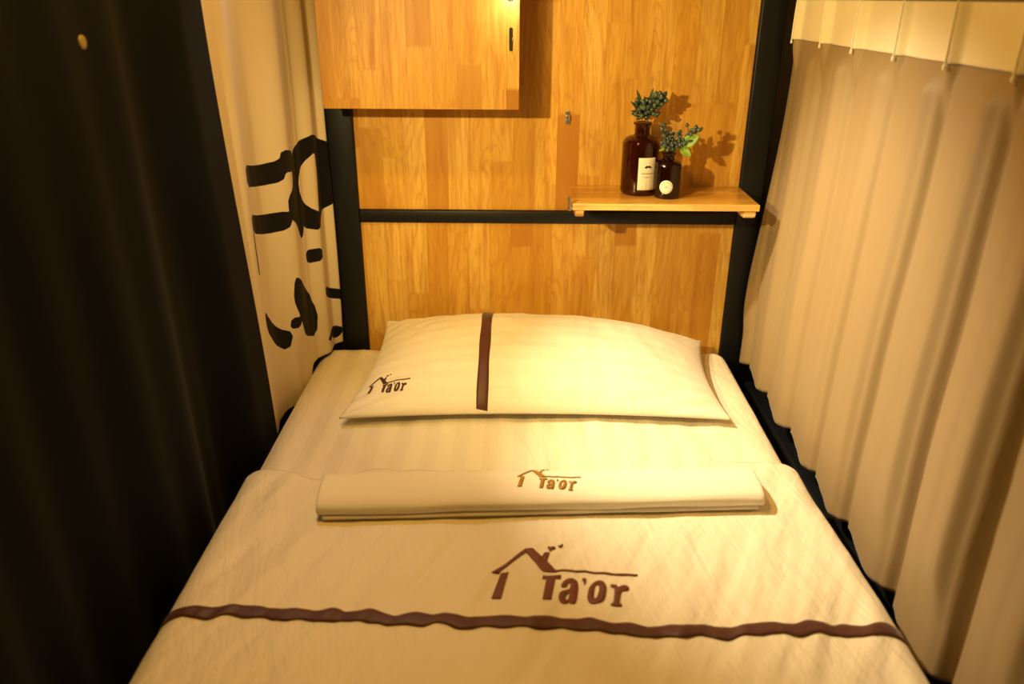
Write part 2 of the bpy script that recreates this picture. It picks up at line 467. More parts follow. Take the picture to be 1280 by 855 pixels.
o = obj('logo_embroidery', logo(BV_DUV, .0645, .823, .1925 / 1105, .118 / 427), M['thread_brown'], duv)
o['label'] = 'large brown embroidered house outline with the word Ta\'or'

# ------------------------------------------------------------------ pillow
PF, PR_, PB, PL = (-.322, 1.236, .012), (.384, 1.246, .012), (.398, 1.572, .022), (-.288, 1.588, .056)
def pil(u, v, top):
    # u,v in -1..1 (left-right, front-back)
    su, sv = (u + 1) / 2, (v + 1) / 2
    a = Vector(PF).lerp(Vector(PR_), su); b_ = Vector(PL).lerp(Vector(PB), su); p = a.lerp(b_, sv)
    bow = .018
    p.x -= bow * u * (1 - v * v) * abs(u) ** 2; p.y -= .014 * v * (1 - u * u) * abs(v) ** 2 * (1 if v > 0 else 1.5)
    f = (max(0, 1 - abs(u) ** 2.6) ** .72) * (max(0, 1 - abs(v) ** 2.4) ** .62)
    tilt = .85 + .28 * v
    zt = .098 * f * tilt * (1 - .10 * u * u)
    zt += .0035 * f ** .5 * N(p.x * 11, p.y * 15, 3.0) + .0018 * f ** .4 * N(p.x * 35, p.y * 22, 5.0)
    # small pulls that run into the corners
    cr = abs(u * v) ** 3
    zt += .007 * cr * sin(7 * (u * 3 - v * 4)) * (1 - max(abs(u), abs(v)) ** 12)
    zb = .010 * (1 - f)                      # the flange lifts off the sheet a little
    if top: return Vector((p.x, p.y, .004 + (p.z - .004) * (1 - .35 * f) + zt + .002))
    return Vector((p.x, p.y, .0045 + (p.z - .004) * (1 - f) ** 2))
def warp(t): return math.copysign(abs(t) ** .8, t)
bm = bmesh.new(); nu, nv = 130, 84
VT = {}; VB = {}
for i in range(nu + 1):
    for j in range(nv + 1):
        u, v = warp(i / nu * 2 - 1), warp(j / nv * 2 - 1)
        VT[i, j] = bm.verts.new(pil(u, v, True))
        if i in (0, nu) or j in (0, nv): VB[i, j] = bm.verts.new(pil(u, v, True) - Vector((0, 0, .004)))
        else: VB[i, j] = bm.verts.new(pil(u, v, False))
for i in range(nu):
    for j in range(nv):
        bm.faces.new((VT[i, j], VT[i + 1, j], VT[i + 1, j + 1], VT[i, j + 1]))
        bm.faces.new((VB[i, j + 1], VB[i + 1, j + 1], VB[i + 1, j], VB[i, j]))
for i in range(nu):
    bm.faces.new((VT[i, 0], VB[i, 0], VB[i + 1, 0], VT[i + 1, 0])); bm.faces.new((VT[i, nv], VT[i + 1, nv], VB[i + 1, nv], VB[i, nv]))
for j in range(nv):
    bm.faces.new((VT[0, j], VT[0, j + 1], VB[0, j + 1], VB[0, j])); bm.faces.new((VT[nu, j], VB[nu, j], VB[nu, j + 1], VT[nu, j + 1]))
bmesh.ops.recalc_face_normals(bm, faces=bm.faces)
BV_PIL = BVHTree.FromBMesh(bm)
pl = obj('pillow', bm, M['pillow_plain'], origin=(.04, 1.41, 0))
ye = 1.24                                 # front seam of the pillow under the ribbon
while any(ray_z(BV_PIL, x, ye) is None for x in (-.0765, -.066, -.0555)): ye += .0002
ye += .0003
tag(pl, 'plump cream pillow with a brown ribbon lying against the wooden headboard', 'pillow')
o = obj('ribbon', ribbon(BV_PIL, [(-.0660, ye), (-.0655, 1.30), (-.0650, 1.40), (-.0645, 1.50), (-.0640, 1.56)], .0205, 420, wave=lambda s: (0, 1 + .05 * sin(s * 60))), M['ribbon'], pl)
o['label'] = 'dark brown ribbon sewn front to back over the pillow'
o = obj('logo_embroidery', logo(BV_PIL, -.2400, 1.308, .0790 / 1105, .050 / 427, shear=.0000), M['thread_dark'], pl)
o['label'] = 'small dark embroidered house outline with the word Ta\'or'

# ------------------------------------------------------------------ folded towel
def towel_pt(u, v):
    # u along the length, v around the section
    ang = v * 2 * pi
    L0, L1 = Vector((-.290, .976, 0)), Vector((.361, 1.007, 0))
    c = L0.lerp(L1, u)
    hw = lerp(.046, .042, u); hh = .0125
    ca, sa = cos(ang), sin(ang)
    ex = lambda t, p: math.copysign(abs(t) ** p, t)
    y = hw * ex(ca, .62); z = hh * ex(sa, .68)
    # shallow loose dome and a fold line along the front
    if sa > 0: z += .004 * (1 - (y / hw) ** 2)
    z += .0012 * N(u * 9, y * 40, 1.0); y += .003 * N(u * 6, ang, 2.0)
    d = (L1 - L0).normalized(); nrm = Vector((-d.y, d.x, 0))
    return c + nrm * y + Vector((0, 0, .0300 + z))
bm = bmesh.new(); nu, nv = 120, 56
R = [[bm.verts.new(towel_pt(i / nu, j / nv)) for j in range(nv)] for i in range(nu + 1)]
for i in range(nu):
    for j in range(nv): bm.faces.new((R[i][j], R[i][(j + 1) % nv], R[i + 1][(j + 1) % nv], R[i + 1][j]))
for i, s in ((0, -1), (nu, 1)):      # ends: folded layers set in as steps
    ring = R[i]; cen = sum((v.co for v in ring), Vector()) / nv; prev = ring
    d = (Vector((.361, 1.007, 0)) - Vector((-.290, .976, 0))).normalized() * s
    for k, (sc, dx) in enumerate([(.93, .002), (.86, -.004), (.74, .001), (.66, -.005), (.52, .0), (.42, -.005), (.2, -.004)]):
        nr = [bm.verts.new(cen + (v.co - cen) * sc + d * dx) for v in ring]
        for j in range(nv):
            q = (prev[j], prev[(j + 1) % nv], nr[(j + 1) % nv], nr[j]); bm.faces.new(q)
        prev = nr
    bm.faces.new(prev)
# the under layer that peeks out below the front fold
for sx in (0,):
    def lay(u, v):
        ang = v * 2 * pi; L0, L1 = Vector((-.283, .9725, 0)), Vector((.354, 1.0100, 0)); c = L0.lerp(L1, u)
        d = (L1 - L0).normalized(); nrm = Vector((-d.y, d.x, 0)); ex = lambda t, p: math.copysign(abs(t) ** p, t)
        return c + nrm * (.0440 * ex(cos(ang), .5) + .0015 * N(u * 7, 3)) + Vector((0, 0, .0190 + .0050 * ex(sin(ang), .6)))
    R2 = [[bm.verts.new(lay(i / 90, j / 32)) for j in range(32)] for i in range(91)]
    for i in range(90):
        for j in range(32): bm.faces.new((R2[i][j], R2[i][(j + 1) % 32], R2[i + 1][(j + 1) % 32], R2[i + 1][j]))
    bm.faces.new(R2[0][::-1]); bm.faces.new(R2[90])
bmesh.ops.recalc_face_normals(bm, faces=bm.faces)
BV_TOW = BVHTree.FromBMesh(bm)
tw = obj('towel', bm, M['towel'], origin=(.035, 1.04, .01))
tag(tw, 'long folded cream towel with a gold logo lying across the duvet edge', 'towel')
o = obj('logo_embroidery', logo(BV_TOW, .0480, .999, .0960 / 1105, .062 / 427, shear=.00000), M['thread_gold'], tw)
o['label'] = 'gold embroidered house outline with the word Ta\'or'

# ------------------------------------------------------------------ wall cabinet
cb = thing('wall_cabinet', 'golden wooden wall cabinet with a black key slot over the pillow', 'cabinet', (-.18, 1.619, .518))
bm = B(-.362, -.348, 1.508, 1.6185, .520, 1.08); box(bm, -.018, -.004, 1.508, 1.6185, .520, 1.08)
box(bm, -.348, -.018, 1.508, 1.6185, .520, .534); box(bm, -.348, -.018, 1.508, 1.6185, 1.066, 1.08); box(bm, -.348, -.018, 1.610, 1.6185, .534, 1.066)
obj('carcass', bm, M['wood_panel'], cb, smooth=False)
dr = obj('door', B(-.363, -.003, 1.490, 1.5075, .518, 1.082, bev=.0012), M['wood_door'], cb, smooth=False)
bm = bmesh.new()
sl = []
for k in range(24):
    a = 2 * pi * k / 24; sl.append((-.0185 + .0032 * cos(a), .639 + .0032 * sin(a) + (.0165 if sin(a) > 0 else -.0165)))
fv = [bm.verts.new((x, 1.4885, z)) for x, z in sl]; bv = [bm.verts.new((x, 1.4898, z)) for x, z in sl]
bm.faces.new(fv)
for k in range(24): bm.faces.new((fv[k], fv[(k + 1) % 24], bv[(k + 1) % 24], bv[k]))
o = obj('key_slot', bm, M['dark_slot'], dr, smooth=False); o['label'] = 'narrow black slot plate'
bm = B(-.0162, -.0148, 1.4872, 1.4895, .636, .642, bev=.0004)
obj('latch_tongue', bm, M['chrome'], dr, smooth=False)
bm = lathe(bmesh.new(), [(0, 0), (.0045, 0), (.0055, .0015), (.0055, .003), (0, .003)], 0, 0, 0, 20)
bmesh.ops.transform(bm, matrix=Matrix.Translation((-.0195, 1.4895, .706)) @ Matrix.Rotation(radians(90), 4, 'X'), verts=bm.verts)
obj('cam_lock', bm, M['chrome'], dr)

# ------------------------------------------------------------------ fold-down shelf
sh = thing('shelf', 'small golden wooden shelf holding the two amber bottles', 'shelf', (.275, 1.619, .351))
obj('board', B(.100, .4515, 1.462, 1.6195, .3395, .3515, bev=.0012), M['wood_shelf'], sh, smooth=False)
o = obj('front_edge', B(.100, .4515, 1.4585, 1.4618, .3395, .3515, bev=.0008), M['wood_edge'], sh, smooth=False); o['label'] = 'pale unvarnished front edge strip'
def bracket(x0, x1):
    bm = bmesh.new()
    prof = [(1.600, .3392), (1.4600, .3392), (1.4600, .332), (1.4625, .3275), (1.467, .3250), (1.480, .3250), (1.600, .3270)]
    A = [bm.verts.new((x0, y, z)) for y, z in prof]; C_ = [bm.verts.new((x1, y, z)) for y, z in prof]
    bm.faces.new(A); bm.faces.new(C_[::-1])
    for k in range(len(prof)): bm.faces.new((A[k], A[(k + 1) % len(prof)], C_[(k + 1) % len(prof)], C_[k]))
    bmesh.ops.bevel(bm, geom=list(bm.edges), offset=.0012, segments=2, affect='EDGES')
    return bm
obj('batten', bracket(.105, .1215), M['wood_edge'], sh, smooth=False); obj('batten', bracket(.424, .446), M['wood_edge'], sh, smooth=False)
bm = tube(bmesh.new(), [(.094, 1.464, .338), (.094, 1.464, .347)], .0040, 14); tube(bm, [(.094, 1.464, .3465), (.094, 1.464, .3575)], .0030, 14)
tube(bm, [(.094, 1.464, .357), (.094, 1.464, .364)], .0042, 14); box(bm, .0945, .0998, 1.4625, 1.4755, .341, .350, bev=.0008)
o = obj('bolt', bm, M['chrome'], sh); autosmooth(o); o['label'] = 'small silver barrel bolt on the left end'

# ------------------------------------------------------------------ bottles
def bottle(name, label, cx, cy, R_, hs, hn, rn, rl, mat):
    t = thing(name, label, 'bottle', (cx, cy, .3515))
    pr = [(0, .003), (R_ * .55, .002), (R_ * .86, 0), (R_ * .97, .003), (R_, .008)]
    pr += [(R_, hs * .55)]
    n = 10; sh_h = R_ * .50
    for k in range(n + 1):
        a = k / n * pi / 2; pr.append((rn + .0015 + (R_ - rn - .0015) * cos(a) ** 1.15, hs - sh_h * .45 + sh_h * sin(a) * .9))
    top = pr[-1][1]
    pr += [(rn, top + .004), (rn, hn - .008), (rn + .0006, hn - .006), (rl, hn - .0035), (rl, hn - .001), (rl - .001, hn), (rn - .001, hn)]
    wi = .0026
    pr += [(rn - wi, hn - .004), (rn - wi, top + .002)]
    for k in range(n, -1, -1):
        a = k / n * pi / 2; pr.append((rn - wi + (R_ - rn) * cos(a) ** 1.15, hs - sh_h * .45 + sh_h * sin(a) * .9 - .0025))
    pr += [(R_ - wi, .012), (R_ * .9 - wi, .006), (0, .006)]
    b_ = obj('glass_body', lathe(bmesh.new(), pr, cx, cy, .3518, 56), mat, t)
    return t
def on_cyl(cx, cy, R_, a0, pts, z0, dr, th=.0004, seg=.0025, holes=None):
    """an outline drawn on the bottle's side: pts are (arc metres, height)"""
    t = bmesh.new(); loop = [Vector((x, y, 0)) for x, y in pts]; vs = [t.verts.new(v) for v in loop]
    for tri in geometry.tessellate_polygon([loop]):
        try: t.faces.new([vs[i] for i in tri])
        except ValueError: pass
    for _ in range(6):
        es = [e for e in t.edges if e.calc_length() > seg and abs(e.verts[0].co.x - e.verts[1].co.x) > seg * .6]
        if not es: break
        bmesh.ops.subdivide_edges(t, edges=es, cuts=1); bmesh.ops.triangulate(t, faces=[f for f in t.faces if len(f.verts) > 3])
    for f in t.faces:
        if f.normal.z < 0: f.normal_flip()
    g = bmesh.ops.extrude_face_region(t, geom=list(t.faces))
    up = {v for v in g['geom'] if isinstance(v, bmesh.types.BMVert)}
    for v in t.verts:
        r = R_ + dr + (th if v in up else 0); a = a0 + v.co.x / R_
        v.co = Vector((cx + r * sin(a), cy - r * cos(a), z0 + v.co.y))
    return t
def join(dst, src):
    me = bpy.data.meshes.new('tmp'); src.to_mesh(me); src.free(); dst.from_mesh(me); bpy.data.meshes.remove(me); return dst
LBX, LBY, LBR = .2355, 1.556, .0365
SBX, SBY, SBR = .2845, 1.5225, .0262
b1 = bottle('bottle', 'tall brown amber bottle with a square cream label on the wooden shelf', LBX, LBY, LBR, .104, .1370, .0145, .0178, M['amber'])
b2 = bottle('bottle', 'short dark amber bottle with a round cream label on the wooden shelf', SBX, SBY, SBR, .0660, .0865, .0105, .0132, M['amber_dark'])
rect = [(-.0175, -.031), (.0175, -.031), (.0175, .031), (-.0175, .031)]
A1 = radians(2); zc1 = .3955
lb = obj('label', on_cyl(LBX, LBY, LBR, A1 + .22, rect, zc1, .0001), M['label'], b1)
lb['label'] = 'rectangular cream paper label'
mst = [(0, .0014), (.0018, .0026), (.0040, .0018), (.0066, -.0004), (.0078, -.0006), (.0060, -.0022), (.0032, -.0024), (.0010, -.0014), (0, -.0006),
       (-.0010, -.0014), (-.0032, -.0024), (-.0060, -.0022), (-.0078, -.0006), (-.0066, -.0004), (-.0040, .0018), (-.0018, .0026)]
o = obj('moustache_mark', on_cyl(LBX, LBY, LBR, A1 + .25, mst, zc1 + .014, .0006, seg=.002), M['ink'], lb)
bm = bmesh.new(); rnd = random.Random(4)
for yy, x0, x1, hh in ((.0005, -.0125, .0135, .0022), (-.0062, -.0085, .0085, .0015)):
    x = x0
    while x < x1:
        w = rnd.uniform(.0008, .0015)
        if rnd.random() > .12: join(bm, on_cyl(LBX, LBY, LBR, A1 + .22, [(x, yy), (x + w, yy), (x + w, yy + hh * rnd.uniform(.7, 1)), (x, yy + hh)], zc1, .0006, seg=.004))
        x += w + .0006
obj('print_line', bm, M['ink_faint'], lb)
A2 = -.20; zc2 = .3760
circ = [(.0128 * cos(2 * pi * k / 40), .0128 * sin(2 * pi * k / 40)) for k in range(40)]
lb = obj('label', on_cyl(SBX, SBY, SBR, A2, circ, zc2, .0001), M['label'], b2); lb['label'] = 'round cream paper label'
bm = bmesh.new()
for k in range(22):
    a = 2 * pi * k / 22
    if k % 11 in (0,): continue
    q = [(.0088 * cos(a - .07), .0088 * sin(a - .07)), (.0103 * cos(a - .07), .0103 * sin(a - .07)), (.0103 * cos(a + .07), .0103 * sin(a + .07)), (.0088 * cos(a + .07), .0088 * sin(a + .07))]
    join(bm, on_cyl(SBX, SBY, SBR, A2, q, zc2, .0006, seg=.004))
for k in range(3):
    a = pi / 2 + 2 * pi * k / 3
    q = [(.0016 * cos(a + .6), .0016 * sin(a + .6)), (.0042 * cos(a), .0042 * sin(a)), (.0016 * cos(a - .6), .0016 * sin(a - .6)), (0, 0)]
    join(bm, on_cyl(SBX, SBY, SBR, A2, q, zc2, .0006, seg=.004))
obj('print_mark', bm, M['ink_faint'], lb)

# ------------------------------------------------------------------ berry sprigs in the bottles
def leaf_bm(base, tip, w, nrm, cup=.25, n=10):
    base, tip = Vector(base), Vector(tip); ax = tip - base; L = ax.length; ax.normalize()
    nrm = Vector(nrm); nrm = (nrm - ax * nrm.dot(ax)).normalized(); sd = ax.cross(nrm)
    def f(u, v):
        t = u; ww = w * (max(0.0, sin(pi * min(1, t * .97 + .015))) ** .8) * (1 - .25 * t); s = v * 2 - 1
        return base + ax * (L * t) + sd * (s * ww / 2) + nrm * (cup * ww * s * s * .5 + .12 * L * sin(pi * t) * .5)
    return solidify(grid(f, n, 6), .0005)
def berry_bm(c, r, ax):
    bm = bmesh.new(); bmesh.ops.create_icosphere(bm, subdivisions=2, radius=r, matrix=Matrix.Translation(c))
    ax = Vector(ax).normalized()
    for v in bm.verts:                      # little blossom scar at the tip
        d = (v.co - Vector(c)).normalized().dot(ax)
        if d > .9: v.co += ax * r * .35
    return bm
def sprig(name, label, neck, clusters, leaves, stems, rnd, rb=.0047):
    t = thing(name, label, 'plant sprig', neck)
    for pts in stems: obj('stem', tube(bmesh.new(), pts, [.0013 - .0006 * k / (len(pts) - 1) for k in range(len(pts))], 7), M['stem'], t)
    for (c, R3, n) in clusters:
        c = Vector(c); placed = []; tries = 0
        while len(placed) < n and tries < 4000:
            tries += 1
            q = Vector((rnd.uniform(-1, 1), rnd.uniform(-1, 1), rnd.uniform(-1, 1)))
            if q.length > 1: continue
            q = Vector((q.x * R3[0], q.y * R3[1], q.z * R3[2])) + c
            if all((q - p).length > rb * 1.5 for p in placed):
                placed.append(q); obj('berry', berry_bm(q, rb * rnd.uniform(.82, 1.12), q - c + Vector((0, -.004, .006))), M['berry'], t)
    for (b_, tp, w, nr, mm) in leaves: obj('leaf', leaf_bm(b_, tp, w, nr), M[mm], t)
    return t
rn = random.Random(12)
n1 = (LBX, LBY, .4885)
sprig('berry_sprig', 'dense dark green berry sprig standing in the taller amber bottle', (LBX, LBY, .370), [((.232, 1.553, .508), (.017, .016, .013), 24), ((.246, 1.551, .519), (.020, .015, .014), 26), ((.263, 1.549, .533), (.013, .012, .012), 16), ((.226, 1.552, .522), (.010, .010, .009), 6), ((.254, 1.552, .506), (.011, .010, .007), 5)],
      [((.230, 1.555, .515), (.2185, 1.552, .549), .0085, (.3, -1, .1), 'leaf_dark'), ((.226, 1.554, .509), (.2075, 1.545, .528), .0075, (.3, -1, .4), 'leaf_dark'), ((.228, 1.553, .503), (.2085, 1.545, .511), .007, (.2, -1, .6), 'leaf_dark'),
       ((.246, 1.553, .525), (.2495, 1.551, .552), .009, (-.2, -1, 0), 'leaf_dark'), ((.236, 1.552, .520), (.233, 1.544, .538), .009, (.1, -1, .3), 'leaf_dark'), ((.256, 1.551, .520), (.272, 1.546, .522), .008, (0, -.6, 1), 'leaf_dark')],
      [[(LBX, LBY, .372), (LBX + .002, LBY - .002, .45), (.238, 1.555, .490), (.245, 1.552, .520), (.263, 1.549, .538)], [(LBX - .004, LBY, .376), (LBX - .002, LBY, .46), (.233, 1.555, .495), (.228, 1.553, .522)], [(LBX + .003, LBY + .003, .374), (LBX + .003, LBY, .48), (.250, 1.552, .508), (.258, 1.551, .512)]], rn)
sprig('berry_sprig', 'green berry sprig with two bright round leaves standing in the shorter bottle', (SBX, SBY, .370), [((.283, 1.519, .452), (.016, .014, .013), 26), ((.280, 1.519, .470), (.012, .010, .009), 11), ((.2705, 1.519, .484), (.006, .006, .008), 4), ((.302, 1.516, .456), (.011, .010, .008), 8), ((.318, 1.514, .470), (.009, .008, .006), 5), ((.331, 1.513, .481), (.010, .007, .006), 6), ((.3125, 1.514, .488), (.0015, .0015, .0015), 1), ((.298, 1.516, .472), (.005, .006, .006), 3)],
      [((.306, 1.516, .451), (.3350, 1.507, .472), .0250, (.1, -1, .35), 'leaf_green'), ((.302, 1.517, .447), (.323, 1.506, .432), .0185, (.2, -1, .4), 'leaf_green'), ((.276, 1.519, .446), (.263, 1.514, .441), .006, (0, -1, .5), 'leaf_green'), ((.3095, 1.513, .460), (.325, 1.507, .462), .010, (0, -.7, .7), 'leaf_dark')],
      [[(SBX, SBY, .372), (SBX, SBY - .001, .43), (.284, 1.520, .450), (.277, 1.519, .475), (.270, 1.519, .488)], [(SBX + .002, SBY, .374), (SBX + .002, SBY, .432), (.296, 1.517, .452), (.318, 1.514, .468), (.336, 1.513, .483)], [(.318, 1.514, .468), (.315, 1.514, .48), (.3125, 1.514, .489)]], rn, .0041)

# ------------------------------------------------------------------ right-hand pleated curtain
PL0, PER = 1.577, .1445
def rc_fold(Y, zr):
    """inward push of the cloth: valley at the pleat, slow rise, crest, quick fall"""
    ph = (PL0 - Y) / PER
    d = 1 - sst(-.05, .62, zr)               # 0 at the tape, 1 near the hem
    ph += d * (.16 * N(Y * 3.1, 5.0) + .10 * sin(Y * 7))
    u = ph - floor(ph); k = floor(ph)
    a = .75 + .35 * N(k * 3.7, 1.0)
    pr = interp([(0, 0), (.14, .42), (.45, .62), (.76, 1.0), (.90, .62), (1.0, 0)], u)
    pb = .5 - .5 * cos(2 * pi * (u + .05))
    top = sst(.60, .645, zr)
    am = lerp(.026, lerp(.029, .044, 1 - sst(.75, 1.1, Y)), d) * a
    return am * lerp(pr, pb, .15 * d) * (1 - top) * 1.0
def rc_pt(Y, zr, off=0.0):
    far = sst(1.50, 1.60, Y)
    x = .524 - rc_fold(Y, zr)
    low = 1 - sst(0.0, .6, zr)
    x = lerp(x, .5235, far * (1 - low)) if zr < .7 else x
    x -= far * low * .010 + .009 * low
    ph = (PL0 - Y) / PER; dd = (ph - round(ph)) * PER
    if zr > .56:                              # pinched pleat at the tape
        x -= .013 * exp(-(dd / .0065) ** 2) * sst(.56, .635, zr)
        x -= .004 * (.5 + .5 * cos(2 * pi * ph + pi)) * sst(.60, .66, zr)
    x += .003 * N(Y * 8, zr * 5, 3.0)
    lim = lerp(.4935, .40, sst(.02, .30, zr)); x = lim + .5 * ((x - lim) + ((x - lim) ** 2 + .00012) ** .5)
    return Vector((x - off, Y, zr))
YA, YB = 1.600, -.20
def hem(Y): return -.038 + .006 * sin((PL0 - Y) / PER * 2 * pi + .6) + .012 * N(Y * 5, 2.0)
rc = thing('pleated_curtain', 'taupe pleated curtain with a cream header tape hanging on the right side', 'curtain', (.51, .70, -.04))
bm = grid(lambda u, v: rc_pt(lerp(YA, YB, u), lerp(hem(lerp(YA, YB, u)), .642, v)), 520, 110)
obj('fabric', solidify(bm, .0012), M['taupe'], rc)
bm = grid(lambda u, v: rc_pt(lerp(YA, YB, u), lerp(.638 , .706, v), .0022), 900, 24)
o = obj('header_tape', solidify(bm, .0015), M['tape'], rc); o['label'] = 'cream pleating tape along the top'
for k in range(0, 12):
    Y = PL0 - PER * k
    xb = rc_pt(Y, .668).x - .0045; xt = rc_pt(Y, .70).x - .0045
    bm = tube(bmesh.new(), [(xb + .001, Y, .632), (xb, Y, .637), (xb, Y, .665), (xt, Y, .700), (xt + .002, Y, .714), (xt + .008, Y, .7195), (xt + .0125, Y, .7165)], .0012, 8)
    box(bm, xb - .0016, xb + .0020, Y - .0020, Y + .0020, .6305, .6365, bev=.0008)
    obj('hook', bm, M['plastic'], rc)
bm = B(.497, .533, -.25, 1.60, .7205, .7425, bev=.003)
tag(obj('curtain_rail', bm, M['rail']), 'white curtain rail carrying the taupe pleated curtain', 'curtain rail')

# ------------------------------------------------------------------ left-hand dark curtain
def dc_pt(u, v):
    zr = lerp(-.36, .92, v); Y1 = lerp(1.300, 1.232, sst(-.2, .8, zr))
    Y = lerp(Y1, -.25, u)
    d = 1 - sst(-.3, .8, zr)
    f = N(Y * 4.0 + .5 * zr, 11.0) * .8 + sin(Y * 23 + 2.6 * sin(Y * 4.3) + .8 * zr) * .6 + .16 * sin(Y * 57 + 1.3 + zr)
    e = sst(1.12, 1.225, Y + (1.300 - Y1))
    x = lerp(-.496 + .022 * f * lerp(.7, 1.1, d), lerp(-.4600, -.4655, sst(0, .7, zr)), e)
    x = min(x, -.4585)
    return Vector((x, Y, zr))
dc = thing('dark_curtain', 'nearly black heavy curtain hanging along the left side of the bed', 'curtain', (-.485, .5, -.36))
dcf = grid(dc_pt, 420, 90); BV_DC = BVHTree.FromBMesh(dcf)
obj('fabric', solidify(dcf, .0014), M['navy'], dc)
h = BV_DC.ray_cast(Vector((-.2, .930, .660)), Vector((-1, 0, 0)))
bx = h[0].x if h[0] is not None else -.47
bm = lathe(bmesh.new(), [(0, .0030), (.0030, .0028), (.0060, .0030), (.0074, .0022), (.0078, .0008), (.0070, 0), (0, 0)], 0, 0, 0, 28)
bmesh.ops.transform(bm, matrix=Matrix.Translation((bx + .0006, .930, .660)) @ Matrix.Rotation(radians(90), 4, 'Y'), verts=bm.verts)
M['brass'] = steel('dull brass', (.30, .24, .10), .5, .3)
o = obj('round_disc', bm, M['brass'], dc); o['label'] = 'small round dull brass disc'  # small yellowish disc set on the dark cloth
tag(obj('curtain_rail', B(-.505, -.470, -.28, 1.605, .922, .945, bev=.003), M['black_steel']), 'black curtain rail carrying the dark curtain on the left', 'curtain rail')

# ------------------------------------------------------------------ printed curtain by the left post
PRINT = {
    'band1': [(1.3197, 0.4457), (1.3843, 0.4306), (1.4354, 0.4316), (1.4416, 0.4487), (1.4824, 0.4404), (1.4838, 0.4266), (1.4714, 0.4081), (1.4443, 0.4136), (1.4349, 0.3975), (1.3869, 0.3992), (1.3206, 0.4124)],
    'ringO': [(1.5621, 0.4608), (1.5164, 0.4496), (1.485, 0.4316), (1.4724, 0.3974), (1.4775, 0.3589), (1.4817, 0.3251), (1.5108, 0.2893), (1.5491, 0.2741), (1.5632, 0.3013), (1.6111, 0.3187), (1.6321, 0.364), (1.6143, 0.4303)],
    'hole': [(1.5599, 0.4342), (1.524, 0.4137), (1.5017, 0.3858), (1.5027, 0.3529), (1.5247, 0.3226), (1.5531, 0.3039), (1.556, 0.3233), (1.5642, 0.3782)],
    'stroke': [(1.4704, 0.4187), (1.4917, 0.4199), (1.4949, 0.3927), (1.4854, 0.3516), (1.4874, 0.3236), (1.506, 0.2963), (1.4964, 0.2705), (1.4871, 0.2846), (1.4712, 0.3057), (1.4479, 0.3229), (1.4439, 0.3401), (1.4454, 0.3611), (1.4676, 0.3772), (1.4746, 0.3969)],
    'band2': [(1.3263, 0.3589), (1.3734, 0.3441), (1.4429, 0.3361), (1.4479, 0.3229), (1.4361, 0.3071), (1.3867, 0.3113), (1.3335, 0.3279)],
    'thin': [(1.3204, 0.3664), (1.3269, 0.3298), (1.3393, 0.2482), (1.3265, 0.2552), (1.319, 0.3219)],
    'small': [(1.5058, 0.2388), (1.5482, 0.2329), (1.5462, 0.2113), (1.5072, 0.216)],
    'lowr': [(1.5531, 0.1475), (1.592, 0.1271), (1.6408, 0.1048), (1.6404, 0.0876), (1.582, 0.1147), (1.5496, 0.1318)],
    'lows': [(1.4395, 0.2055), (1.4524, 0.1981), (1.4945, 0.1594), (1.5204, 0.1064), (1.5146, 0.0547), (1.4688, 0.0744), (1.4548, 0.0988), (1.4431, 0.1308), (1.4324, 0.1645)],
    'dot': [(1.4236, 0.1267), (1.4447, 0.1212), (1.4408, 0.1046), (1.4198, 0.1104)],
    'botl': [(1.3424, 0.1735), (1.3588, 0.1501), (1.3911, 0.1165), (1.4206, 0.098), (1.4099, 0.0676), (1.3747, 0.097), (1.3449, 0.1388)],
    'botr': [(1.5429, 0.0341), (1.5851, 0.0446), (1.6054, 0.0315), (1.5944, 0.0158), (1.5748, 0.0243), (1.5829, 0.0342), (1.5554, 0.024)],
}
def sdf(poly, x, y):
    d = 1e9; inside = False; n = len(poly)
    for i in range(n):
        ax, ay = poly[i]; bx_, by = poly[i - 1]
        ex, ey = bx_ - ax, by - ay; wx, wy = x - ax, y - ay
        t = max(0, min(1, (wx * ex + wy * ey) / (ex * ex + ey * ey))); qx, qy = wx - ex * t, wy - ey * t
        d = min(d, qx * qx + qy * qy)
        if (ay > y) != (by > y) and x < (bx_ - ax) * (y - ay) / (by - ay) + ax: inside = not inside
    return (-1 if inside else 1) * d ** .5
POLY = {k: smooth_loop(v, 1) for k, v in PRINT.items()}
BBX = {k: (min(q[0] for q in v), max(q[0] for q in v), min(q[1] for q in v), max(q[1] for q in v)) for k, v in POLY.items()}
def print_d(x, y):
    d = .02
    for k, pl_ in POLY.items():
        if k == 'hole': continue
        b_ = BBX[k]
        if b_[0] - .02 < x < b_[1] + .02 and b_[2] - .02 < y < b_[3] + .02:
            s = sdf(pl_, x, y)
            if k == 'ringO': s = max(s, -sdf(POLY['hole'], x, y))
            d = min(d, s)
    return d
PY0, PY1, PZ0, PZ1 = 1.235, 1.604, -.06, .92
def phem(Y): return lerp(-.06, .0005, sst(1.455, 1.50, Y))
def pc_x(Y, zr):
    low = 1 - sst(-.1, .7, zr)
    return interp([(1.225, -.480), (1.262, -.475), (1.308, -.460), (1.352, -.467), (1.37, -.465), (1.46, -.426), (1.495, -.428), (1.515, -.424), (1.555, -.403), (1.582, -.404), (1.606, -.385)], Y + .006 * low * sin(Y * 30) + .004 * sin(zr * 9)) - .004 * low * sst(1.3, 1.4, Y)
nu, nv = 150, 420
def pc_pt(u, v):
    Y = lerp(PY0, PY1, u); z = lerp(phem(Y), PZ1, v); x = pc_x(Y, z)
    k = (1 - sst(1.44, 1.50, Y)) * (1 - sst(.0, .14, z))          # tucked down beside the mattress
    return Vector((lerp(x, min(x, -.4445), k), Y, z))
bm = grid(pc_pt, nu, nv)
solidify(bm, -.0012)
for v in bm.verts:
    v.co.x = min(v.co.x, -.384)
dist = [print_d(v.co.y, v.co.z) for v in bm.verts]
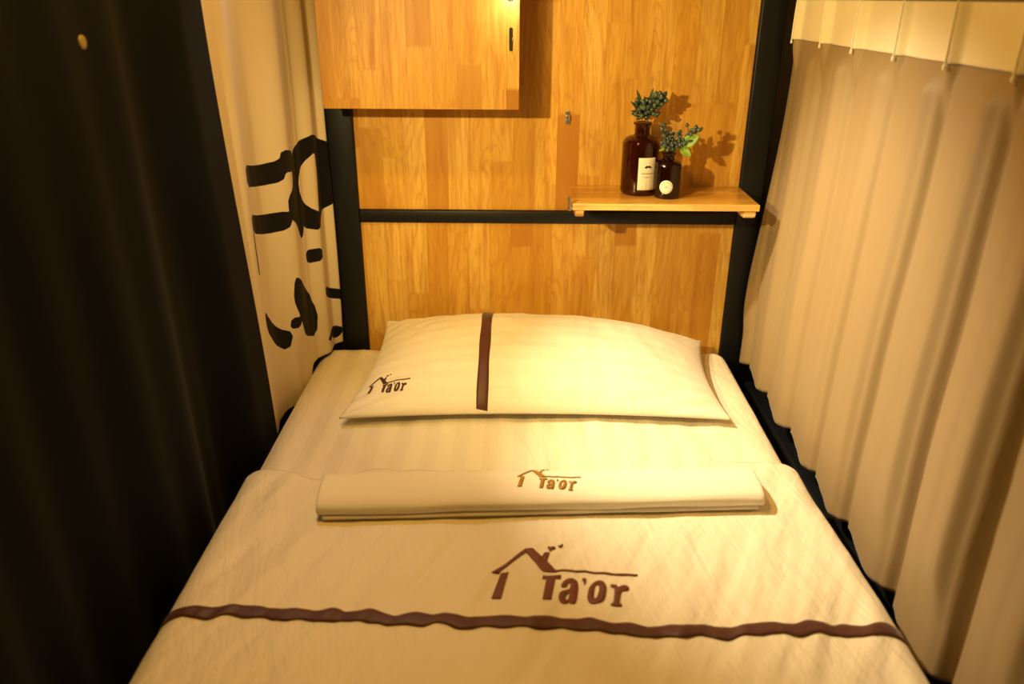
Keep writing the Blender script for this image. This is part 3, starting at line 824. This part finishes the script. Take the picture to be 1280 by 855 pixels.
pcn = thing('printed_curtain', 'cream curtain printed with bold black letter shapes beside the left headboard post', 'curtain', (-.43, 1.43, -.33))
pf = obj('fabric', bm, M['printed'], pcn)
at = pf.data.attributes.new('print_distance', 'FLOAT', 'POINT'); at.data.foreach_set('value', dist)

# ------------------------------------------------------------------ lamps and added fill lights
def lamp(name, ty, loc, power, color, size, aim=None, **kw):
    d = bpy.data.lights.new(name, ty); d.energy = power; d.color = color
    if ty == 'AREA': d.size = size
    else: d.shadow_soft_size = size
    for k, v in kw.items(): setattr(d, k, v)
    o = bpy.data.objects.new(name, d); o.location = (loc[0], loc[1], loc[2] + ZO); COL.objects.link(o)
    if aim is not None: o.rotation_euler = (Vector(aim) - Vector(loc)).to_track_quat('-Z', 'Y').to_euler()
    return o
lamp('wall_lamp', 'SPOT', (-.42, .64, .735), 55, (1, .70, .24), .012, aim=(.20, 1.62, .33), spot_size=radians(79), spot_blend=1.0)
lamp('reading_lamp', 'SPOT', (-.25, 1.20, .85), 72, (1, .79, .47), .012, aim=(.53, 1.12, .09), spot_size=radians(69), spot_blend=.95)
lamp('door_glow_light', 'POINT', (-.020, 1.455, .706), .30, (1, .80, .62), .006)  # small light added close to the door to make its hot spot
lamp('rear_fill', 'POINT', (-.05, -.75, .73), .35, (1, .62, .25), .03)  # weak frontal fill light added behind the camera
lamp('overhead_fill', 'AREA', (-.22, .90, 1.2), 7.2, (1, .52, .08), .12, aim=(-.15, .80, 0))  # warm fill light added overhead to lift the left of the bed
lamp('corner_lamp', 'SPOT', (-.405, 1.42, 1.04), 7.5, (1, .92, .84), .02, aim=(-.27, 1.0, 0), spot_size=radians(52), spot_blend=1.0)
w = bpy.data.worlds.new('World'); SC.world = w; w.use_nodes = True
w.node_tree.nodes['Background'].inputs[0].default_value = (1, .6, .25, 1); w.node_tree.nodes['Background'].inputs[1].default_value = .02

# ------------------------------------------------------------------ camera
cam = bpy.data.cameras.new('camera'); co = bpy.data.objects.new('camera', cam); COL.objects.link(co)
cam.sensor_width = 36; cam.lens = 982 / 1280 * 36; cam.clip_start = .01
P_, PSI, RHO = radians(23.8), radians(.53), radians(.3)
f = Vector((-sin(PSI) * cos(P_), cos(PSI) * cos(P_), -sin(P_)))
r = f.cross(Vector((0, 0, 1))).normalized(); u = r.cross(f)
r2 = r * cos(RHO) + u * sin(RHO); u2 = u * cos(RHO) - r * sin(RHO)
co.matrix_world = Matrix(((r2.x, u2.x, -f.x, 0), (r2.y, u2.y, -f.y, 0), (r2.z, u2.z, -f.z, .71 + ZO), (0, 0, 0, 1)))
cam.dof.use_dof = True; cam.dof.focus_distance = 1.45; cam.dof.aperture_fstop = 3.2
SC.camera = co
vs = SC.view_settings
vs.view_transform = 'Standard'; vs.look = 'None'; vs.exposure = 0.0; vs.gamma = 1.0; vs.use_curve_mapping = False
